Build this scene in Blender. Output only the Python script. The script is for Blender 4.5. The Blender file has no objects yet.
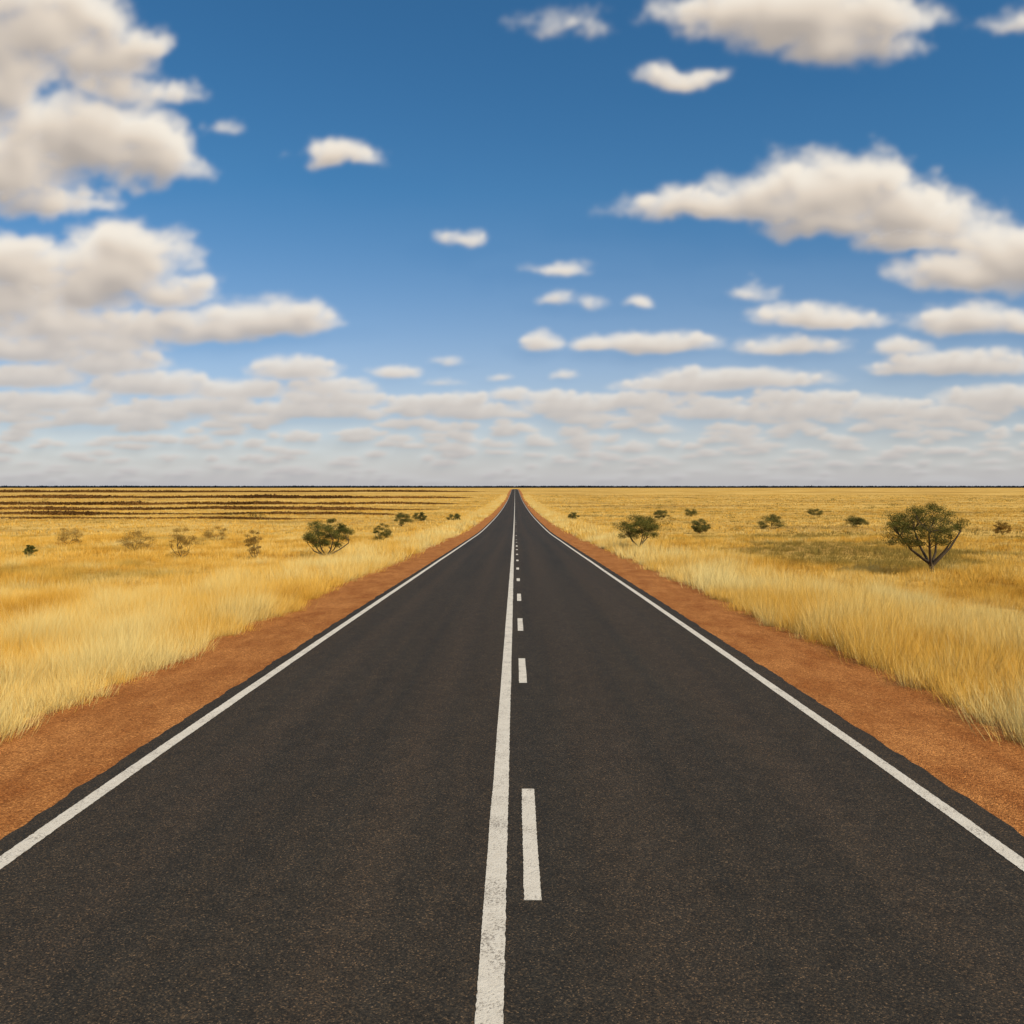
import bpy, math, random
import numpy as np
from mathutils import Vector

scene = bpy.context.scene
scene.view_settings.view_transform = 'Standard'
scene.view_settings.look = 'None'
scene.view_settings.exposure = 0
rng = np.random.default_rng(7)
random.seed(7)
COL = scene.collection

# ------------------------------------------------------------------ noise
_p = np.random.default_rng(3).permutation(256)
_p = np.concatenate([_p, _p, _p])
_ga = np.random.default_rng(4).uniform(0, 2*np.pi, 256)
_gx, _gy = np.cos(_ga), np.sin(_ga)
def perlin(x, y):
    x = np.asarray(x, float); y = np.asarray(y, float)
    xi = np.floor(x).astype(int); yi = np.floor(y).astype(int)
    xf = x-xi; yf = y-yi
    xi &= 255; yi &= 255
    u = xf*xf*xf*(xf*(xf*6-15)+10); v = yf*yf*yf*(yf*(yf*6-15)+10)
    def g(ix, iy, dx, dy):
        h = _p[_p[ix & 255]+(iy & 255)]
        return _gx[h]*dx+_gy[h]*dy
    a = g(xi, yi, xf, yf); b = g(xi+1, yi, xf-1, yf)
    c = g(xi, yi+1, xf, yf-1); d = g(xi+1, yi+1, xf-1, yf-1)
    return ((a+(b-a)*u) + ((c+(d-c)*u)-(a+(b-a)*u))*v)*1.5
def fbm(x, y, o=5, gain=0.5, lac=2.03):
    s = 0; a = 1; t = 0
    for i in range(o):
        s = s+a*perlin(x+i*17.3, y+i*9.1); t += a
        x = x*lac; y = y*lac; a *= gain
    return s/t
def sstep(a, b, x):
    t = np.clip((x-a)/(b-a), 0, 1)
    return t*t*(3-2*t)
def blur(A, s):
    n = int(3*s)+1; k = np.exp(-0.5*(np.arange(-n, n+1)/s)**2); k /= k.sum()
    for ax in (0, 1):
        pad = [(n, n) if i == ax else (0, 0) for i in (0, 1)]
        Q = np.pad(A, pad, mode='edge'); R = 0
        for i, kk in enumerate(k):
            R = R+kk*(Q[i:i+A.shape[0], :] if ax == 0 else Q[:, i:i+A.shape[1]])
        A = R
    return A

# ------------------------------------------------------------------ terrain profile
KD = np.array([-60, 0, 5, 13, 21, 37, 58, 79, 110, 163, 250, 395, 560, 700, 860, 1100, 9000.])
KZ = np.array([0, 0, 0, -.2, -.42, -.87, -1.46, -2.05, -2.55, -3.2, -3.7, -3.9, -2.9, -1.7, -0.7, -0.4, -0.4])
YS = np.concatenate([np.arange(-40, 40, 1.0), 40*np.power(9000/40., np.linspace(0, 1, 190))])
_w = np.log(YS+70)
zraw = np.interp(_w, np.log(KD+70), KZ)
k = np.hanning(13); k /= k.sum()
ZS = np.convolve(np.pad(zraw, 6, mode='edge'), k, mode='valid')
def zp(y): return np.interp(y, YS, ZS)
def und(x, y):
    ax = np.abs(x)
    a = sstep(9, 40, ax)*0.22*perlin(x/17.+3.3, y/23.+1.7)
    b = sstep(60, 300, ax)*0.9*perlin(x/260.+8.1, y/330.+4.2)*(1-sstep(900, 2500, y))
    return a+b
def gz(x, y): return zp(y)+und(x, y)

# ------------------------------------------------------------------ helpers
def new_mesh(name, verts, faces_flat, loop_starts, mat=None, smooth=False):
    me = bpy.data.meshes.new(name)
    verts = np.asarray(verts, np.float32)
    me.vertices.add(len(verts)); me.vertices.foreach_set("co", verts.ravel())
    me.loops.add(len(faces_flat)); me.loops.foreach_set("vertex_index", np.asarray(faces_flat, np.int32))
    me.polygons.add(len(loop_starts)); me.polygons.foreach_set("loop_start", np.asarray(loop_starts, np.int32))
    me.update(calc_edges=True)
    if smooth:
        me.polygons.foreach_set("use_smooth", np.ones(len(loop_starts), bool))
    if mat: me.materials.append(mat)
    ob = bpy.data.objects.new(name, me)
    COL.objects.link(ob)
    return ob
def grid_mesh(name, X, Y, Z, mat, smooth=True):
    r, c = X.shape
    v = np.stack([X.ravel(), Y.ravel(), Z.ravel()], 1)
    i = np.arange(r*c).reshape(r, c)
    q = np.stack([i[:-1, :-1], i[:-1, 1:], i[1:, 1:], i[1:, :-1]], -1).reshape(-1, 4)
    return new_mesh(name, v, q.ravel(), np.arange(len(q))*4, mat, smooth)
def attr(ob, name, data):
    a = ob.data.attributes.new(name, 'FLOAT', 'POINT')
    a.data.foreach_set("value", np.asarray(data, np.float32))

class NT:
    def __init__(s, mat):
        s.t = mat.node_tree; s.t.nodes.clear()
    def n(s, typ, **kw):
        nd = s.t.nodes.new(typ)
        for k_, v in kw.items():
            if k_.startswith('i_'):
                key = k_[2:]
                key = int(key) if key.isdigit() else key.replace('_', ' ')
                if hasattr(v, 'is_output'): s.t.links.new(v, nd.inputs[key])
                else: nd.inputs[key].default_value = v
            else: setattr(nd, k_, v)
        return nd
    def l(s, a, b): s.t.links.new(a, b)
    def ramp(s, fac, stops, interp='LINEAR'):
        r = s.t.nodes.new('ShaderNodeValToRGB'); r.color_ramp.interpolation = interp
        e = r.color_ramp.elements
        while len(e) < len(stops): e.new(0.5)
        for el, (p, c) in zip(e, stops):
            el.position = p
            el.color = (c, c, c, 1) if isinstance(c, (int, float)) else (*c, 1)
        s.l(fac, r.inputs[0]); return r.outputs[0]
    def mix(s, f, a, b, mode='MIX'):
        m = s.t.nodes.new('ShaderNodeMix'); m.data_type = 'RGBA'; m.blend_type = mode
        for sock, v in ((m.inputs[0], f), (m.inputs[6], a), (m.inputs[7], b)):
            if hasattr(v, 'is_output'): s.l(v, sock)
            else: sock.default_value = (*v, 1) if isinstance(v, tuple) and len(v) == 3 else v
        return m.outputs[2]
    def math(s, op, a, b=0.0, clamp=False):
        m = s.t.nodes.new('ShaderNodeMath'); m.operation = op; m.use_clamp = clamp
        for sock, v in ((m.inputs[0], a), (m.inputs[1], b)):
            if hasattr(v, 'is_output'): s.l(v, sock)
            else: sock.default_value = v
        return m.outputs[0]
    def noise(s, vec, scale, detail=4, rough=0.5):
        return s.n('ShaderNodeTexNoise', i_Vector=vec, i_Scale=scale, i_Detail=detail, i_Roughness=rough).outputs[0]
    def mapping(s, vec, sc):
        return s.n('ShaderNodeMapping', i_Vector=vec, i_Scale=sc).outputs[0]
def mat(name):
    m = bpy.data.materials.new(name); m.use_nodes = True
    return m, NT(m)
def finish(nt, shader):
    o = nt.n('ShaderNodeOutputMaterial'); nt.l(shader, o.inputs[0])
def principled(nt, col, rough=0.9, normal=None, spec=0.2):
    p = nt.n('ShaderNodeBsdfPrincipled', i_Roughness=rough)
    p.inputs['Specular IOR Level'].default_value = spec
    if hasattr(col, 'is_output'): nt.l(col, p.inputs['Base Color'])
    else: p.inputs['Base Color'].default_value = (*col, 1)
    if normal is not None: nt.l(normal, p.inputs['Normal'])
    return p.outputs[0]
def bump(nt, h, strength, dist):
    return nt.n('ShaderNodeBump', i_Height=h, i_Strength=strength, i_Distance=dist).outputs[0]

# ------------------------------------------------------------------ materials
# asphalt
m_road, t = mat("asphalt")
P = t.n('ShaderNodeTexCoord').outputs['Object']
vor = t.n('ShaderNodeTexVoronoi', i_Vector=P, i_Scale=135.0)
cell = t.n('ShaderNodeSeparateColor', i_0=vor.outputs['Color']).outputs[0]
fine = t.noise(P, 70, 3, 0.7)
patch = t.noise(t.mapping(P, (1.0, 0.12, 1.0)), 1.1, 5, 0.6)
blotch = t.noise(P, 5.0, 4, 0.7)
streak = t.noise(t.mapping(P, (2.4, 0.015, 1.0)), 1.0, 3, 0.5)
sepx = t.n('ShaderNodeSeparateXYZ', i_0=P).outputs[0]
lane = t.math('ABSOLUTE', t.math('SUBTRACT', t.math('ABSOLUTE', sepx), 1.75))
wheel = t.ramp(t.math('ABSOLUTE', t.math('SUBTRACT', lane, 0.80)), [(0.0, 1.0), (0.45, 0.0)], 'EASE')
base = t.mix(t.ramp(patch, [(0.3, 0.0), (0.7, 1.0)]), (0.034, 0.030, 0.025), (0.046, 0.040, 0.032))
base = t.mix(t.ramp(streak, [(0.35, 0.0), (0.7, 0.6)]), base, (0.066, 0.049, 0.034))
base = t.mix(t.math('MULTIPLY', wheel, 0.50), base, (0.064, 0.049, 0.036))
base = t.mix(1.0, base, t.ramp(blotch, [(0.3, 0.83), (0.7, 1.17)]), 'MULTIPLY')
agg = t.ramp(cell, [(0.0, (0.44, 0.44, 0.44)), (0.5, (0.85, 0.84, 0.81)), (0.80, (1.28, 1.15, 0.96)), (0.94, (2.1, 1.65, 1.2)), (1.0, (4.2, 3.2, 2.2))])
base = t.mix(1.0, base, agg, 'MULTIPLY')
base = t.mix(t.ramp(fine, [(0.38, 0.5), (0.55, 0.0)]), base, (0.011, 0.010, 0.009))
hh = t.math('ADD', t.math('MULTIPLY', vor.outputs['Distance'], -1.0), fine)
finish(t, principled(t, base, 0.85, bump(t, hh, 0.5, 0.005), 0.12))

# paint
m_paint, t = mat("road_paint")
P = t.n('ShaderNodeTexCoord').outputs['Object']
w1 = t.noise(P, 60, 4, 0.75); w2 = t.noise(P, 4, 4, 0.65)
wear = t.math('ADD', t.math('MULTIPLY', w1, 0.8), t.math('MULTIPLY', w2, 0.35))
f = t.ramp(wear, [(0.46, 0.85), (0.545, 0.0)])
pc = t.mix(t.noise(P, 12, 4, 0.65), (0.56, 0.48, 0.37), (0.80, 0.71, 0.58))
pc = t.mix(f, pc, (0.22, 0.18, 0.14))
finish(t, principled(t, pc, 0.7, bump(t, w1, 0.8, 0.01), 0.15))

# gravel
m_gravel, t = mat("red_gravel")
P = t.n('ShaderNodeTexCoord').outputs['Object']
vor = t.n('ShaderNodeTexVoronoi', i_Vector=P, i_Scale=78.0)
cell = t.n('ShaderNodeSeparateColor', i_0=vor.outputs['Color']).outputs[0]
n1 = t.noise(t.mapping(P, (1.0, 0.45, 1.0)), 1.8, 7, 0.72); n2 = t.noise(P, 36, 5, 0.75)
n5 = t.noise(P, 8, 5, 0.7)
c = t.mix(t.ramp(n1, [(0.36, 0.0), (0.64, 1.0)]), (0.36, 0.122, 0.031), (0.57, 0.230, 0.066))
c = t.mix(t.ramp(n5, [(0.50, 0.0), (0.72, 0.5)]), c, (0.28, 0.098, 0.028))
c = t.mix(1.0, c, t.ramp(cell, [(0, (0.55, 0.5, 0.47)), (0.5, (0.94, 0.94, 0.94)), (0.9, (1.25, 1.25, 1.2)), (1.0, (1.7, 1.8, 1.8))]), 'MULTIPLY')
c = t.mix(t.ramp(n2, [(0.38, 0.7), (0.49, 0.0)]), c, (0.13, 0.045, 0.014))
h = t.math('ADD', t.math('MULTIPLY', vor.outputs['Distance'], -1.0), n2)
finish(t, principled(t, c, 0.95, bump(t, h, 0.65, 0.017), 0.05))

# ground
m_ground, t = mat("dry_field")
P = t.n('ShaderNodeTexCoord').outputs['Object']
n1 = t.noise(P, 0.035, 6, 0.6)
n2 = t.noise(t.mapping(P, (0.25, 1.0, 1.0)), 0.03, 6, 0.62)
n3 = t.noise(P, 3.0, 6, 0.7)
n4 = t.noise(P, 0.4, 5, 0.7)
c = t.mix(t.ramp(n1, [(0.35, 0.0), (0.65, 1.0)]), (0.66, 0.37, 0.075), (0.88, 0.57, 0.17))
c = t.mix(t.ramp(n2, [(0.49, 0.0), (0.60, 0.7)]), c, (0.36, 0.20, 0.055))
c = t.mix(t.ramp(n4, [(0.50, 0.0), (0.70, 0.55)]), c, (0.31, 0.17, 0.045))
c = t.mix(t.ramp(n3, [(0.35, 0.55), (0.6, 0.0)]), c, (0.27, 0.14, 0.036))
finish(t, principled(t, c, 1.0, bump(t, n3, 0.5, 0.1), 0.0))

# grass
m_grass, t = mat("dry_grass")
tn = t.n('ShaderNodeAttribute', attribute_name='tint').outputs['Fac']
ol = t.n('ShaderNodeAttribute', attribute_name='olive').outputs['Fac']
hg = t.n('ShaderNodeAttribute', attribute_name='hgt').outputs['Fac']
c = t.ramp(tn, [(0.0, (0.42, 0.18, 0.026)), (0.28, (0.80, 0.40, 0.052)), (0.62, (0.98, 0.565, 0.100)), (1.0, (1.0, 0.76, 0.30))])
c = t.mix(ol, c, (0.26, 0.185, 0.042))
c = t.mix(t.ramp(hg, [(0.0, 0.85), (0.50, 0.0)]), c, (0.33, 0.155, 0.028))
geo = t.n('ShaderNodeNewGeometry').outputs['Normal']
va = t.n('ShaderNodeVectorMath', operation='SCALE'); t.l(geo, va.inputs[0]); va.inputs['Scale'].default_value = 0.46
vb = t.n('ShaderNodeVectorMath', operation='ADD'); t.l(va.outputs[0], vb.inputs[0]); vb.inputs[1].default_value = (0, 0, 0.9)
vn = t.n('ShaderNodeVectorMath', operation='NORMALIZE'); t.l(vb.outputs[0], vn.inputs[0])
d = t.n('ShaderNodeBsdfDiffuse', i_Color=c, i_Normal=vn.outputs[0]); tr = t.n('ShaderNodeBsdfTranslucent', i_Color=c)
mx = t.n('ShaderNodeMixShader', i_0=0.25, i_1=d.outputs[0], i_2=tr.outputs[0])
finish(t, mx.outputs[0])

def leaf_mat(name, dark, light):
    m, t = mat(name)
    tn = t.n('ShaderNodeAttribute', attribute_name='tint').outputs['Fac']
    c = t.mix(tn, dark, light)
    d = t.n('ShaderNodeBsdfDiffuse', i_Color=c); tr = t.n('ShaderNodeBsdfTranslucent', i_Color=c)
    finish(t, t.n('ShaderNodeMixShader', i_0=0.3, i_1=d.outputs[0], i_2=tr.outputs[0]).outputs[0])
    return m
m_leaf = leaf_mat("olive_foliage", (0.070, 0.070, 0.018), (0.22, 0.195, 0.045))
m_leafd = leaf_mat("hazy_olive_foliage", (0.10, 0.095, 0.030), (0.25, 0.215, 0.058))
m_leafb = leaf_mat("brown_foliage", (0.26, 0.155, 0.036), (0.46, 0.29, 0.075))
m_far = leaf_mat("distant_foliage", (0.006, 0.014, 0.030), (0.012, 0.024, 0.042))  # aerial haze put into the dark bluish leaf colour
m_scrub = leaf_mat("scrub_foliage", (0.10, 0.046, 0.014), (0.26, 0.125, 0.034))
m_scrub2 = leaf_mat("olive_scrub_foliage", (0.17, 0.115, 0.028), (0.33, 0.24, 0.055))
m_bark, t = mat("bark")
P = t.n('ShaderNodeTexCoord').outputs['Object']
nn = t.noise(t.mapping(P, (1, 1, 0.25)), 22, 4, 0.7)
finish(t, principled(t, t.mix(nn, (0.03, 0.022, 0.015), (0.13, 0.095, 0.06)), 0.9, bump(t, nn, 0.5, 0.02), 0.1))

# ------------------------------------------------------------------ ground
xs = np.concatenate([[0, 1.9, 3.6, 5.3, 6.2], 6.2+np.arange(1, 30)*1.2, 41*np.power(9000/41., np.linspace(0.02, 1, 60))])
xs = np.concatenate([-xs[:0:-1], xs])
X, Y = np.meshgrid(xs, YS)
g = grid_mesh("ground", X, Y, gz(X, Y)-0.012, m_ground); g["kind"] = "structure"; g["label"] = "flat golden dry grassland plain reaching the horizon"; g["category"] = "ground"

for sgn in (-1, 1):
    yy = np.unique(np.concatenate([YS[YS < 1150], np.arange(-10, 60, 0.25)]))
    edge = 5.50+0.12*perlin(yy/1.3+sgn*7, yy*0+0.5)+0.10*perlin(yy/0.35, yy*0+sgn*3.3)
    cols = [np.full_like(yy, 3.60), np.full_like(yy, 4.4), edge]
    Xg = np.stack(cols, 1)*sgn; Yg = np.repeat(yy[:, None], 3, 1)
    Zg = zp(Yg)-0.006
    if sgn < 0: Xg, Zg = Xg[:, ::-1], Zg[:, ::-1]
    o = grid_mesh("gravel_shoulder", Xg, Yg, Zg, m_gravel)
    o["kind"] = "structure"; o["label"] = "reddish brown gravel shoulder beside the asphalt road"; o["category"] = "road shoulder"

# road
yr = np.unique(np.concatenate([YS[YS < 1150], np.arange(-10, 60, 0.1)]))
er = 3.70+0.03*perlin(yr/0.5, yr*0+2.2)+0.02*perlin(yr/0.15, yr*0+5.2)
el = 3.70+0.03*perlin(yr/0.5, yr*0+8.2)+0.02*perlin(yr/0.15, yr*0+1.7)
Xr = np.stack([-el, yr*0-1.8, yr*0, yr*0+1.8, er], 1); Yr = np.repeat(yr[:, None], 5, 1)
road = grid_mesh("road", Xr, Yr, zp(Yr), m_road)
road["kind"] = "structure"; road["label"] = "straight dark asphalt two-lane highway with white markings"; road["category"] = "road"

def strip(name, xc, w, y0, y1, jit=0.004, label=None):
    yy = np.concatenate([np.arange(y0, min(y1, 22), 0.02), YS[(YS > y0) & (YS < y1)], [y1]])
    yy = np.unique(np.round(yy, 4))
    a = xc-w/2+jit*perlin(yy/0.035, yy*0+xc*3.1+.4)*1.3+jit*perlin(yy/0.9, yy*0+xc+.7)
    b = xc+w/2+jit*perlin(yy/0.035, yy*0+xc*5.7+9.3)*1.3+jit*perlin(yy/0.9, yy*0+xc+5.7)
    Xg = np.stack([a, b], 1); Yg = np.stack([yy, yy], 1)
    o = grid_mesh(name, Xg, Yg, zp(Yg)+0.004, m_paint)
    o.parent = road
    if label: o["label"] = label
    return o
strip("edge_line", -3.46, 0.125, -5, 1100)
strip("edge_line", 3.40, 0.12, -5, 1100)
strip("centre_line", -0.122, 0.135, -5, 1100)
ys_ = [4.80, 10.72] + [15.3+5.0*i for i in range(80)]
for i, y in enumerate(ys_):
    strip("centre_dash", 0.108, 0.105, y, y+(1.88 if i == 0 else 1.75))

# ------------------------------------------------------------------ grass
gv, gf, gs, gt, go_, gh = [], [], [], [], [], []
voff = 0; loff = 0
def add_blades(bx, by, bz, h, w, dirx, diry, lean, tint, olive, simple):
    global voff, loff
    n = len(bx)
    ang = rng.uniform(0, np.pi, n)
    wx, wy = np.cos(ang)*w/2, np.sin(ang)*w/2
    tx, ty = bx+dirx*lean*h, by+diry*lean*h
    tz = bz+h*np.sqrt(np.clip(1-lean**2*0.6, .2, 1))
    if simple:
        V = np.stack([np.stack([bx-wx, by-wy, bz], 1), np.stack([bx+wx, by+wy, bz], 1), np.stack([tx, ty, tz], 1)], 1)
        H = np.tile([0.25, 0.25, 1.0], n); nv = 3
        F = np.arange(n*3); S = np.arange(n)*3; nl = 3*n
    else:
        mx_, my_ = bx+dirx*lean*h*0.36, by+diry*lean*h*0.36; mz = bz+(tz-bz)*0.6
        V = np.stack([np.stack([bx-wx, by-wy, bz], 1), np.stack([bx+wx, by+wy, bz], 1),
                      np.stack([mx_+wx*.8, my_+wy*.8, mz], 1), np.stack([mx_-wx*.8, my_-wy*.8, mz], 1),
                      np.stack([tx, ty, tz], 1)], 1)
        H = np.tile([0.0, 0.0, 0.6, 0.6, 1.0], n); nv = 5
        b = np.arange(n)*5
        F = np.stack([b, b+1, b+2, b+3, b+3, b+2, b+4], 1).ravel()
        S = np.stack([np.arange(n)*7, np.arange(n)*7+4], 1).ravel(); nl = 7*n
    gv.append(V.reshape(-1, 3)); gf.append(F+voff); gs.append(S+loff)
    gt.append(np.repeat(tint, nv)); go_.append(np.repeat(olive, nv)); gh.append(H)
    voff += n*nv; loff += nl

def olive_map(x, y):
    near = np.exp(-((x-17)/9.)**2-((y-38)/11.)**2)*0.35
    a = sstep(-0.02, 0.30, fbm(x/13.+50, y/16.+9, 3)+near+0.22*fbm(x/2.5, y/4., 3))*sstep(9.5, 14, np.abs(x))
    side = np.where(x > 0, 0.95, 0.55)
    return np.clip(a*side, 0, 0.9)
def zone(y0, y1, dens, nb, w, xmaxf, xmax_add, simple, strip_only=False, spread=0.13):
    ymax_x = y1*xmaxf+xmax_add
    if strip_only: ymax_x = 9.5
    A = 2*(ymax_x-5.0)*(y1-y0); N = int(A*dens)
    x = rng.uniform(5.0, ymax_x, N)*rng.choice([-1, 1], N); y = rng.uniform(y0, y1, N)
    ok = np.abs(x) < np.where(strip_only, 9.5, y*xmaxf+xmax_add)
    edge = 5.27+0.16*perlin(y/1.7+np.sign(x)*11, y*0+1.5)+0.24*perlin(y/0.5, y*0+7.7*np.sign(x))
    ok &= (np.abs(x) > edge+rng.exponential(0.07, N)-0.05) | ((rng.random(N) < 0.02) & (np.abs(x) > edge-0.45))
    x, y = x[ok], y[ok]
    cl = fbm(x/1.3, y/1.6, 3)
    keep = rng.random(len(x)) < np.clip(0.85+1.2*cl+0.6*(np.abs(x) < 9), 0.25, 1)
    keep &= ~((np.abs(x) > 9) & (olive_map(x, y) > 0.3) & (rng.random(len(x)) < 0.35))
    x, y, cl = x[keep], y[keep], cl[keep]
    ax = np.abs(x)
    inner = 1-sstep(7.6, 11.0, ax+1.3*perlin(y/6., x*0+np.sign(x)))
    ed = sstep(5.1, 6.2, ax)
    hh = (0.26+0.10*perlin(x/7., y/9.)+inner*0.24*(0.5+0.5*ed)+(0.26+0.20*inner)*cl)*rng.uniform(0.75, 1.25, len(x))
    hh = np.clip(hh, 0.09, 0.95)
    ol = olive_map(x, y)
    tp = 0.44+0.28*inner+0.60*fbm(x/4., y/6., 3)+0.60*cl+rng.normal(0, 0.09, len(x))
    n = len(x)
    rep = lambda a: np.repeat(a, nb)
    ang = rng.uniform(0, 2*np.pi, n*nb); rad = np.abs(rng.normal(0, spread, n*nb))
    bx = rep(x)+np.cos(ang)*rad; by = rep(y)+np.sin(ang)*rad
    lean = np.clip(rng.normal(0.42, 0.22, n*nb), 0.02, 0.95)
    dx = 0.75*np.cos(ang)+0.5*perlin(bx/3.1, by/3.1)+0.2; dy = 0.75*np.sin(ang)+0.2
    nn_ = np.sqrt(dx*dx+dy*dy)+1e-6
    h = rep(hh)*rng.uniform(0.35, 1.2, n*nb)
    tall = rng.random(n*nb) < 0.03
    h = np.where(tall, h*1.35, h)
    tint = np.clip(rep(tp)+rng.normal(0, 0.12, n*nb)+0.2*tall, 0, 1)
    add_blades(bx, by, gz(bx, by)-0.02, h, w*rng.uniform(0.6, 1.4, n*nb), dx/nn_, dy/nn_, lean, tint,
               np.clip(rep(ol)+rng.normal(0, .1, n*nb), 0, 1), simple)
    return n*nb
c1 = zone(5.5, 22, 56, 62, 0.0037, 0.66, 2.5, True, spread=0.12)
c1b = zone(22, 36, 22, 34, 0.0078, 0.66, 2.5, True, spread=0.15)
c2 = zone(36, 70, 8, 22, 0.016, 0.66, 3, True, spread=0.19)
c3 = zone(70, 230, 1.1, 9, 0.055, 0.66, 5, True, spread=0.33)
c4 = zone(70, 520, 5, 8, 0.05, 0.66, 5, True, strip_only=True, spread=0.2)
c5 = zone(230, 560, 0.15, 8, 0.2, 0.66, 5, True, spread=0.8)
print("blades", c1, c1b, c2, c3, c4, c5)
go = new_mesh("grass", np.concatenate(gv), np.concatenate(gf), np.concatenate(gs), m_grass)
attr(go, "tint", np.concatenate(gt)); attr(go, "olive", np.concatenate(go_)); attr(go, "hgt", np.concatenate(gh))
go["kind"] = "stuff"; go["label"] = "tall golden dry grass covering the roadside plain"; go["category"] = "grass"

# ------------------------------------------------------------------ plants
def leaves_arrays(C, size, tint, r):
    n = len(C)
    a = r.normal(size=(n, 3)); a /= np.linalg.norm(a, axis=1)[:, None]
    b = np.cross(a, r.normal(size=(n, 3))); b /= np.linalg.norm(b, axis=1)[:, None]
    s = size[:, None]
    V = np.stack([C-a*s, C+b*s*0.45, C+a*s, C-b*s*0.45], 1).reshape(-1, 3)
    F = np.arange(4*n); S = np.arange(n)*4
    return V, F, S, np.repeat(tint, 4)
def tube(V, F, S, pts, rad, sides=6):
    base = len(V)
    pts = [Vector(p) for p in pts]
    for i, p in enumerate(pts):
        d = (pts[min(i+1, len(pts)-1)]-pts[max(i-1, 0)]).normalized()
        u = d.orthogonal().normalized(); v = d.cross(u)
        for k_ in range(sides):
            a = 2*math.pi*k_/sides
            V.append(tuple(p+(u*math.cos(a)+v*math.sin(a))*rad[i]))
    for i in range(len(pts)-1):
        for k_ in range(sides):
            k2 = (k_+1) % sides
            S.append(len(F)); F += [base+i*sides+k_, base+i*sides+k2, base+(i+1)*sides+k2, base+(i+1)*sides+k_]
def plant(name, x, y, height, width, seed, label, category, stems=3, nclump=26, leaf=0.055, nleaf=130,
          crown_low=0.35, leafmat=m_leaf, group=None, lean=0.0, twigs=2, flat=1.0, trunk_r=0.04, skew=0.0, cr=1.0, fork=0.30, splay=1.0, wide=0.30):
    r = np.random.default_rng(seed)
    root = bpy.data.objects.new(name, None); COL.objects.link(root)
    root.location = (x, y, float(gz(x, y))-0.02); root.empty_display_size = 0.3
    root["label"] = label; root["category"] = category
    if group: root["group"] = group
    V, F, S = [], [], []
    cz0 = height*crown_low; ch = height-cz0
    cl = []
    tries = 0
    while len(cl) < nclump and tries < 20000:
        tries += 1
        p = r.uniform(-1, 1, 3)
        p[2] = r.uniform(0, 1)
        rr = math.hypot(p[0], p[1])
        prof = math.sqrt(max(0, 1-(max(p[2]-wide, 0)/(1.03-wide))**2))*(0.72+0.28*min(1, p[2]/wide))
        lob = 1+0.16*math.sin(3*math.atan2(p[1], p[0])+seed)
        if rr < prof*lob*0.92 and (rr > 0.42*prof or p[2] > 0.55 or r.random() < 0.3):
            q = np.array([(p[0]+skew*(1-p[2]))*width/2*0.92+lean*height, p[1]*width/2*0.9, cz0+p[2]*ch*0.93])
            if all(np.linalg.norm((q-c_)/np.array([width, width, height*flat])) > 0.085 for c_ in cl) or r.random() < 0.06:
                cl.append(q)
    cl = np.array(cl)
    tr = trunk_r*height
    forks = []
    fz = height*crown_low*fork
    tube(V, F, S, [(0, 0, -0.05), (lean*fz*0.5+.01*height, 0, fz*0.5), (lean*fz, 0.0, fz)], [tr*1.6, tr*1.25, tr*1.1], 8)
    for s in range(stems):
        a = 2*math.pi*s/stems+r.uniform(-.35, .35)
        e = Vector((math.cos(a)*width*r.uniform(.18, .30)*splay+lean*height*0.6, math.sin(a)*width*0.18, height*(crown_low*0.95+r.uniform(0.05, .25))))
        o = Vector((lean*fz, 0, fz*r.uniform(.7, 1)))
        mid = o.lerp(e, 0.5)+Vector((math.cos(a)*width*0.05, math.sin(a)*width*0.03, r.uniform(-.04, .04)*height))
        tube(V, F, S, [o, mid, e], [tr*0.85, tr*0.62, tr*0.42], 7)
        forks += [(e, tr*0.42), (mid, tr*0.48)]
    for c_ in cl:
        cv = Vector(c_)
        f_, fr = min(forks, key=lambda q: (q[0]-cv).length+r.uniform(0, .12)*height+max(0, q[0].z-cv.z)*2)
        mid = f_.lerp(cv, 0.5)+Vector(r.uniform(-.05, .05, 3))*height
        tube(V, F, S, [f_, mid, cv], [fr*0.62, fr*0.38, fr*0.14], 5)
        for _ in range(twigs):
            e = cv+Vector(r.normal(size=3)).normalized()*0.10*width
            tube(V, F, S, [mid.lerp(cv, 0.4), e], [fr*0.16, fr*0.05], 3)
    tro = new_mesh("trunk", V, F, S, m_bark, True); tro.parent = root
    C = []; T = []
    for c_ in cl:
        kf = r.uniform(0.45, 1.35); rad = r.uniform(0.055, 0.11)*width*cr
        nl = int(nleaf*kf)
        o = r.normal(size=(nl, 3)); o /= np.linalg.norm(o, axis=1)[:, None]
        o *= (r.random(nl)**0.55)[:, None]*np.array([1.4, 1.4, 0.78*flat])*rad
        C.append(c_+o); T.append(np.clip(r.uniform(0.15, 0.7)+r.normal(0, .2, nl), 0, 1))
    C = np.concatenate(C); T = np.concatenate(T)
    v, f, s, tt = leaves_arrays(C, leaf*r.uniform(0.6, 1.3, len(C)), T, r)
    cro = new_mesh("crown", v, f, s, leafmat); attr(cro, "tint", tt); cro.parent = root
    return root

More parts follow.
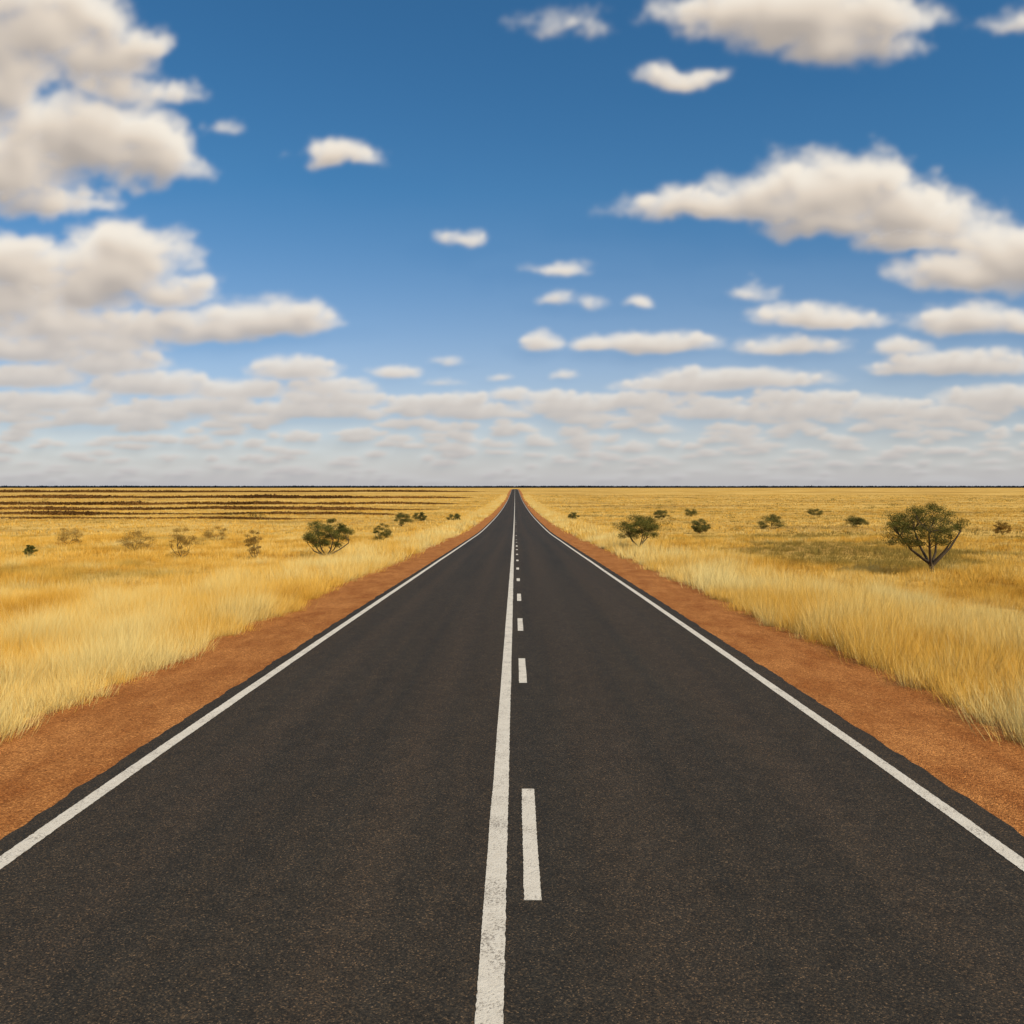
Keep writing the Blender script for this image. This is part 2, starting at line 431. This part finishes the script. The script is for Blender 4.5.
plant("acacia_tree", 14.85, 28.5, 2.60, 3.0, 11, "olive-leaved acacia tree with forked leaning dark stems in dry grass", "tree",
      stems=6, nclump=76, leaf=0.020, nleaf=460, crown_low=0.44, lean=-0.05, trunk_r=0.024, skew=-0.22, cr=0.85, fork=0.36, splay=1.3, wide=0.5)
plant("acacia_tree", 7.25, 46.5, 2.10, 3.0, 12, "small dark green spreading tree beside the road verge", "tree",
      stems=5, nclump=56, leaf=0.027, nleaf=430, crown_low=0.34, trunk_r=0.022, wide=0.42)
plant("acacia_tree", -8.75, 37, 1.95, 2.65, 13, "low spreading dark olive tree with several stems", "tree",
      stems=6, nclump=62, leaf=0.022, nleaf=400, crown_low=0.34, trunk_r=0.024, splay=1.4, wide=0.45, cr=0.88)
G = "low bushes dotted over the plain"
for (x, y, h, w, sd, br, lb) in [
    (17.8, 77, 1.5, 2.0, 21, 0, "rounded dark green bush standing in yellow grass"),
    (24.2, 132, 1.8, 2.8, 22, 0, "distant rounded dark green bush"),
    (28.9, 90, 1.65, 3.4, 23, 0, "wide dark green bush in dry grass"),
    (41, 96, 1.5, 2.8, 24, 0, "low wide olive bush in dry grass"),
    (44.5, 73, 1.3, 1.7, 25, 1, "small brownish bush in dry grass"),
    (-9.6, 57, 1.45, 1.5, 26, 0, "small olive bush in golden grass"),
    (-14.2, 100, 1.8, 2.6, 27, 0, "dark green rounded bush on the plain"),
    (-14.6, 123, 1.4, 2.4, 28, 0, "small olive bush on the plain"),
    (-8.9, 118, 1.3, 2.2, 29, 0, "small olive bush on the plain"),
    (-12.1, 37, 1.45, 1.0, 30, 1, "upright sparse brown bush with bare twigs"),
    (-15.7, 37.5, 1.5, 1.5, 31, 1, "sparse brown bush with bare twigs"),
    (-21, 44, 1.25, 2.2, 32, 1, "wide sparse brown bush in grass"),
    (-22.8, 37.5, 0.75, 0.6, 33, 0, "tiny dark bush in golden grass"),
    (-22.1, 59, 1.15, 2.0, 34, 1, "low brown bush in dry grass"),
    (-28, 50, 1.15, 2.1, 35, 1, "low brown bush in dry grass"),
    (33, 150, 1.5, 3.2, 36, 0, "distant low olive bush"),
    (60, 160, 1.5, 3.4, 37, 0, "distant low olive bush"),
    (9.5, 130, 1.2, 2.0, 38, 0, "small olive bush on the plain"),
]:
    far = y > 60
    plant("bush", x, y, h, w, sd, lb, "bush", stems=4, nclump=30 if not br else 26, leaf=(0.038 if far else 0.021),
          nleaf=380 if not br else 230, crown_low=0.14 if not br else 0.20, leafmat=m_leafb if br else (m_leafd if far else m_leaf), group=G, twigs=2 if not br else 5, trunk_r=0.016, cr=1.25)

def scrub(name, P_, R_, H_, tint, nl, m, label, cat, lsz=0.28, seed=5):
    r = np.random.default_rng(seed)
    n = len(P_)
    o = r.normal(size=(n, nl, 3)); o /= np.linalg.norm(o, axis=2)[..., None]
    o[..., 2] = np.abs(o[..., 2])
    o *= (r.random((n, nl, 1))**0.4)
    o *= np.stack([R_, R_, H_], 1)[:, None, :]
    base = np.stack([P_[:, 0], P_[:, 1], gz(P_[:, 0], P_[:, 1])], 1)[:, None, :]
    C = (base+o).reshape(-1, 3)
    sz = np.repeat(np.minimum(R_, H_)*lsz, nl)*r.uniform(.6, 1.3, n*nl)
    T = np.clip(np.repeat(tint, nl)+r.normal(0, .2, n*nl), 0, 1)
    v, f, s, tt = leaves_arrays(C, sz, T, r)
    ob = new_mesh(name, v, f, s, m); attr(ob, "tint", tt)
    ob["kind"] = "stuff"; ob["label"] = label; ob["category"] = cat
    return ob
pts, R_, H_, TT = [], [], [], []
for (d, x0, x1, dep, hgt) in [(138, -0.76, -0.22, 6, .42), (165, -0.76, -0.12, 9, .66), (212, -0.76, -0.09, 12, .90), (290, -0.76, -0.07, 16, 1.1),
                         (450, -0.78, -0.05, 26, 1.6), (700, -0.8, -0.03, 35, 2.1)]:
    L = (x1-x0)*d; n = int(L/(hgt*0.13))
    u = rng.uniform(x0, x1, n)*d
    wob = 7*d/200*perlin(u/(d*0.28)+d, u*0+.3)+2*d/200*perlin(u/(d*0.07)+d, u*0+.9)
    yy = d+wob+rng.uniform(-.5, .5, n)*dep
    env_ = 0.80+0.75*fbm(u/(d*0.17)+d*.37, u*0+2.3, 3)
    fade = np.clip((x1*d-u)/(0.18*d), 0.0, 1)**0.5
    hh_ = hgt*np.clip(env_, 0.10, 1.2)*fade
    k_ = hh_ > 0.15*hgt
    pts.append(np.stack([u, yy], 1)[k_]); hh_ = hh_[k_]*rng.uniform(.75, 1.1, k_.sum()); R_.append(hgt*2.0+0*hh_); H_.append(hh_)
    TT.append(np.clip(0.35+0.7*perlin(u/(d*0.09)+5.3, u*0+d*.11), 0, 1)[k_])
scrub("scrub_rows", np.concatenate(pts), np.concatenate(R_), np.concatenate(H_), np.concatenate(TT), 18, m_scrub,
      "dark brown rows of low scrub crossing the plain", "scrub", lsz=0.42)
n = 200
y_ = np.exp(rng.uniform(np.log(60), np.log(500), n)); x_ = rng.uniform(-.72, .72, n)*y_
k_ = (np.abs(x_) > 11) & ((x_ > 0) | (rng.random(n) < .4))
x_, y_ = x_[k_], y_[k_]
s_ = np.exp(rng.normal(0, .35, len(x_)))*np.clip(y_/170, .35, 1.2)
scrub("low_scrub", np.stack([x_, y_], 1), 0.9*s_, 0.5*s_, rng.uniform(0, 1, len(x_)), 150, m_scrub2, "scattered low olive brown scrub over the plain", "scrub", lsz=0.13, seed=8)
n = 7000
a_ = rng.uniform(-0.95, 0.95, n); d_ = rng.uniform(2600, 3400, n)
x_ = np.tan(a_)*d_; y_ = d_
k_ = np.abs(x_) > 6
x_, y_ = x_[k_], y_[k_]
scrub("distant_treeline", np.stack([x_, y_], 1), rng.uniform(12, 20, len(x_)), (6.3+0.8*perlin(x_/500, x_*0+.5))*rng.uniform(.93, 1.05, len(x_)), rng.uniform(0, 1, len(x_)), 16, m_far,
      "thin dark blue treeline along the horizon", "distant trees", lsz=0.5, seed=9)

# ------------------------------------------------------------------ sky with clouds
F_ = 800.0; pit = math.atan(25/800); yaw = math.atan(3/800)
def pxdir(px, py):
    a = (px-512)/F_; b = (512-py)/F_
    y = math.cos(pit)+math.sin(pit)*b; z = b*math.cos(pit)-math.sin(pit)
    x = a
    x2 = x*math.cos(yaw)-y*math.sin(yaw); y2 = y*math.cos(yaw)+x*math.sin(yaw)
    return x2/y2*F_, z/y2*F_
NU, NV = 1060, 440
U = np.linspace(-1.05, 1.05, NU)*F_
q_ = np.linspace(0, 1, NV); Vv = (-0.006+0.846*(0.45*q_+0.55*q_**2.0))*F_
UU, VV = np.meshgrid(U, Vv)
blobs = [ # cx, cy, rx, ry, weight
 (30, 14, 84, 50, 1), (100, 48, 52, 34, .8), (20, 60, 60, 28, .7), (85, 130, 80, 44, 1), (155, 152, 46, 32, .95), (20, 165, 70, 34, .9), (50, 197, 55, 18, .8), (178, 93, 20, 10, .5), (120, 88, 40, 20, .6),
 (-70, 90, 95, 66, 1), (229, 127, 13, 7, .4), (340, 154, 35, 12, .75),
 (120, 262, 76, 38, 1.05), (85, 285, 62, 28, .95), (165, 290, 42, 20, .9), (10, 262, 52, 28, .95), (5, 300, 70, 26, .95),
 (262, 316, 68, 21, 1), (215, 326, 60, 17, .9), (302, 319, 36, 12, .7), (60, 322, 95, 20, .95), (140, 325, 60, 18, .9), (20, 345, 90, 18, .95), (110, 342, 60, 14, .85),
 (105, 360, 70, 15, .9), (295, 367, 50, 14, .85), (20, 375, 80, 14, .95), (150, 382, 75, 14, .9), (240, 388, 60, 12, .85), (50, 400, 80, 12, .9), (395, 370, 26, 8, .75), (330, 385, 50, 10, .75),
 (350, 398, 46, 10, .8), (200, 405, 70, 11, .85), (300, 408, 60, 10, .85), (120, 415, 80, 10, .85),
 (795, 8, 112, 38, 1.05), (845, 38, 62, 28, .9), (730, 6, 66, 22, .8), (686, 76, 36, 10, .65), (570, 24, 22, 7, .20), (1008, 22, 18, 7, .25),
 (825, 188, 86, 37, 1.05), (770, 196, 68, 28, .95), (695, 203, 70, 16, .85), (900, 206, 66, 29, .95), (955, 217, 42, 23, .85), (830, 220, 66, 18, .85), (915, 237, 56, 14, .8),
 (995, 248, 48, 26, .95), (965, 271, 74, 18, .9), (1040, 262, 74, 30, 1),
 (465, 238, 22, 6, .5), (562, 268, 27, 5, .4), (562, 299, 17, 6.5, .45), (595, 302, 11, 6.5, .4), (642, 304, 13, 5.5, .45), (750, 294, 11, 5, .20),
 (650, 341, 72, 11, .95), (600, 342, 32, 8, .8), (543, 341, 19, 9, .7), (820, 316, 64, 13, .95), (970, 318, 58, 17, .95), (1030, 322, 44, 12, .8), (790, 344, 56, 10, .7),
 (905, 347, 32, 9, .7), (965, 362, 82, 14, .95), (740, 377, 100, 12, .95), (690, 384, 80, 9, .8), (1005, 396, 80, 14, .95), (905, 367, 40, 8, .65),
 (570, 403, 56, 12, .85), (640, 400, 52, 10, .85), (470, 409, 60, 10, .85), (800, 409, 62, 11, .85), (880, 405, 54, 11, .8), (575, 431, 16, 7, .8), (565, 375, 11, 5, .35), (445, 362, 15, 4, .25), (500, 378, 12, 4, .3),
 (440, 382, 18, 4, .3), (710, 410, 54, 9, .8), (940, 412, 60, 10, .8)]
r2 = np.random.default_rng(21)
B = []
for (cx, cy, rx, ry, w) in blobs:
    u_, v_ = pxdir(cx, cy)
    v_ -= ry*0.30; ry *= 1.25
    B.append((u_, v_, rx*1.02, ry, w*0.9))
    npf = int(5+rx/7) if rx > 30 else 3
    for i in range(npf):
        s = r2.uniform(-0.78, 0.78)
        top = math.sqrt(1-s*s)
        pr = ry*r2.uniform(0.30, 0.52)
        B.append((u_+s*rx, v_+ry*top*r2.uniform(0.15, 0.62), pr*r2.uniform(1.1, 1.7), pr, w*r2.uniform(.6, .9)))
for i in range(740):
    v_ = 4+86*r2.random()**0.9; u_ = r2.uniform(-860, 860)
    sc = v_/80
    left = 1.0 if u_ < 0 else 0.88
    rx = r2.uniform(10, 28)*(.42+.75*sc); ry = r2.uniform(4.2, 7.5)*(.34+.85*sc); w = r2.uniform(.45, .9)*left
    B.append((u_, v_, rx, ry, w))
    if v_ > 24:
        for j in range(2):
            B.append((u_+rx*r2.uniform(-.7, .7), v_+ry*r2.uniform(.2, .6), ry*r2.uniform(.7, 1.2), ry*.6, w))
for i in range(26):
    u_ = r2.choice([-1, 1])*r2.uniform(640, 860); v_ = r2.uniform(90, 600); s_ = .35+v_/500
    B.append((u_, v_, r2.uniform(40, 80)*s_, r2.uniform(16, 30)*s_, .95))
wsc = np.clip(VV/300, .12, 1.0)
lo = fbm(UU/48, VV/40, 5); lo2 = fbm(UU/48+40, VV/40+13, 5)
WU = UU+lo*26*wsc; WV = VV+lo2*14*wsc
env = np.full(UU.shape, -1.0); num = np.zeros_like(UU); den = np.full(UU.shape, 1e-6)
for (u_, v_, rx, ry, w) in B:
    i0, i1 = np.searchsorted(Vv, [v_-ry*2.4-14, v_+ry*2.4+14]); j0, j1 = np.searchsorted(U, [u_-rx*2.2-30, u_+rx*2.2+30])
    if i1 <= i0 or j1 <= j0: continue
    sl = (slice(i0, i1), slice(j0, j1))
    dx = (WU[sl]-u_)/rx; dy = (WV[sl]-v_)/ry
    dyy = np.where(dy < 0, dy*1.75, dy)
    e = (1-np.sqrt(dx*dx+dyy*dyy+0.02))*w
    env[sl] = np.maximum(env[sl], e)
    wt = np.exp(5*np.clip(e, -1, 1))*np.exp(2)
    num[sl] += wt*np.clip(dy, -1, 1); den[sl] += wt
rel = num/den
hi = sstep(85, 220, VV)
b3 = fbm(UU/40+3, VV/28, 6, .54)
lowd = fbm(UU/22, VV/11, 4, .55)
det = hi*0.66*b3+(1-hi)*0.36*lowd
T = env+det*0.62+0.03*hi
sizeV = np.clip(VV/200, .14, 1.2)
den_ = np.clip(T, 0, 1)
fray = fbm(UU/28+2, VV/17+7, 5, .55)
Te = T+0.17*fray*(1-sstep(0.1, 0.7, T))*hi
soft = np.clip(0.88+0.70*fbm(UU/75+5, VV/55+3, 3), 0.42, 1.35)
soft = soft*hi+0.46*(1-hi)
a0 = np.clip((Te+0.25*hi+0.09*(1-hi))/(soft+0.25*hi+0.09*(1-hi)), 0, 1)
a0 = a0*a0*(3-2*a0)
alpha = 1-(1-a0)**(2.7*hi+1.9*(1-hi))
alpha = blur(alpha, 1.0)
alpha *= (0.96*hi+0.84*(1-hi))
L = np.zeros_like(T)
dVl = np.gradient(Vv)[:, None]
for k_ in range(1, 24):
    sh = np.zeros_like(T)
    di, dj = k_, int(round(k_*0.35))
    sh[:-di, :UU.shape[1]-dj if dj else None] = den_[di:, dj:]
    L += sh*np.exp(-k_*dVl/(30*sizeV))*dVl/1.53
L /= sizeV
Ts = blur(T, 2.5)
gr = (Ts-np.roll(np.roll(Ts, -4, 0), -3, 1))
relief = np.clip(gr*1.1, -0.2, 0.2)
shade = 0.56*np.exp(-L*0.18)+0.44*(0.5+0.5*rel)+relief*0.8*hi+relief*0.2*(1-hi)  # lit tops and shaded bases baked into the cloud colour, not sun-lit
shade = np.clip(shade*1.06+0.09+0.20*fbm(UU/95+9, VV/65+1, 3)*hi, 0, 1)
sf = blur(shade, 4.2)
shade = hi*(0.22*shade+0.78*sf)+(1-hi)*(blur(shade, 1.1)*0.8+0.17)
# thin cloud margins painted brighter, standing in for forward-scattered light
shade = np.clip(shade+0.10*(1-sstep(0.1, 0.45, T))*hi, 0, 1)
haze = np.exp(-np.clip(VV, 0, None)/72)
edge_f = 1-sstep(0.93*F_, 1.03*F_, np.abs(UU)); top_f = 1-sstep(0.74*F_, 0.82*F_, VV)
alpha = alpha*edge_f*top_f
rr = 8600/np.sqrt(U[None, :]**2+F_**2+Vv[:, None]**2)
sky = grid_mesh("sky", UU*rr, F_*rr, VV*rr, None)
m_sky, t = mat("cloudy_sky")
aa = t.n('ShaderNodeAttribute', attribute_name='cover').outputs['Fac']
ss = t.n('ShaderNodeAttribute', attribute_name='shade').outputs['Fac']
hz = t.n('ShaderNodeAttribute', attribute_name='haze').outputs['Fac']
cc = t.ramp(ss, [(0.0, (0.35, 0.312, 0.28)), (0.35, (0.52, 0.452, 0.388)), (0.65, (0.78, 0.675, 0.56)), (1.0, (0.97, 0.89, 0.77))])
cc = t.mix(t.math('MULTIPLY', hz, 0.86, True), cc, (0.43, 0.44, 0.485))
al = t.math('SUBTRACT', 1.0, t.math('MULTIPLY', t.math('SUBTRACT', 1.0, aa), t.math('SUBTRACT', 1.0, t.math('MULTIPLY', hz, 0.97))))
em = t.n('ShaderNodeEmission', i_Color=cc); tp = t.n('ShaderNodeBsdfTransparent')
finish(t, t.n('ShaderNodeMixShader', i_0=al, i_1=tp.outputs[0], i_2=em.outputs[0]).outputs[0])
m_sky.cycles.emission_sampling = 'NONE'
sky.data.materials.append(m_sky)
attr(sky, "cover", alpha.ravel()); attr(sky, "shade", shade.ravel()); attr(sky, "haze", haze.ravel())
sky["kind"] = "structure"; sky["label"] = "deep blue sky with scattered cream cumulus clouds"; sky["category"] = "sky"

# ------------------------------------------------------------------ light
EL, AZ = math.radians(43), math.radians(140)
w = bpy.data.worlds.new("World"); scene.world = w; w.use_nodes = True
nt = w.node_tree; nt.nodes.clear()
st = nt.nodes.new('ShaderNodeTexSky'); st.sky_type = 'NISHITA'; st.sun_disc = False
st.sun_elevation = EL; st.sun_rotation = AZ; st.air_density = 1.0; st.dust_density = 0.3; st.ozone_density = 2.0
tc = nt.nodes.new('ShaderNodeTexCoord'); sx = nt.nodes.new('ShaderNodeSeparateXYZ'); nt.links.new(tc.outputs['Generated'], sx.inputs[0])
rp = nt.nodes.new('ShaderNodeValToRGB'); nt.links.new(sx.outputs[2], rp.inputs[0])
rp.color_ramp.elements[0].position = 0.0; rp.color_ramp.elements[0].color = (0.68, 0.72, 0.90, 1)
rp.color_ramp.elements[1].position = 0.34; rp.color_ramp.elements[1].color = (0.33, 0.78, 1.0, 1)
tint = nt.nodes.new('ShaderNodeMix'); tint.data_type = 'RGBA'; tint.blend_type = 'MULTIPLY'; tint.inputs[0].default_value = 1
nt.links.new(rp.outputs[0], tint.inputs[7])
nt.links.new(st.outputs[0], tint.inputs[6])
bg = nt.nodes.new('ShaderNodeBackground'); bg.inputs[1].default_value = 0.102
out = nt.nodes.new('ShaderNodeOutputWorld')
nt.links.new(tint.outputs[2], bg.inputs[0]); nt.links.new(bg.outputs[0], out.inputs[0])
sd = bpy.data.lights.new("sun", 'SUN'); sd.energy = 4.7; sd.angle = math.radians(0.53); sd.color = (1.0, 0.90, 0.72)
so = bpy.data.objects.new("sun", sd); COL.objects.link(so)
dirv = Vector((math.sin(AZ)*math.cos(EL), math.cos(AZ)*math.cos(EL), math.sin(EL)))
so.rotation_euler = dirv.to_track_quat('Z', 'Y').to_euler()

# ------------------------------------------------------------------ camera
cam = bpy.data.cameras.new("camera"); co = bpy.data.objects.new("camera", cam); COL.objects.link(co)
co.location = (0, 0, 2.5+float(zp(0)))
co.rotation_euler = (math.radians(90)-pit, 0, yaw)
cam.sensor_width = 36; cam.lens = 36*F_/1024; cam.clip_start = 0.1; cam.clip_end = 20000
scene.camera = co
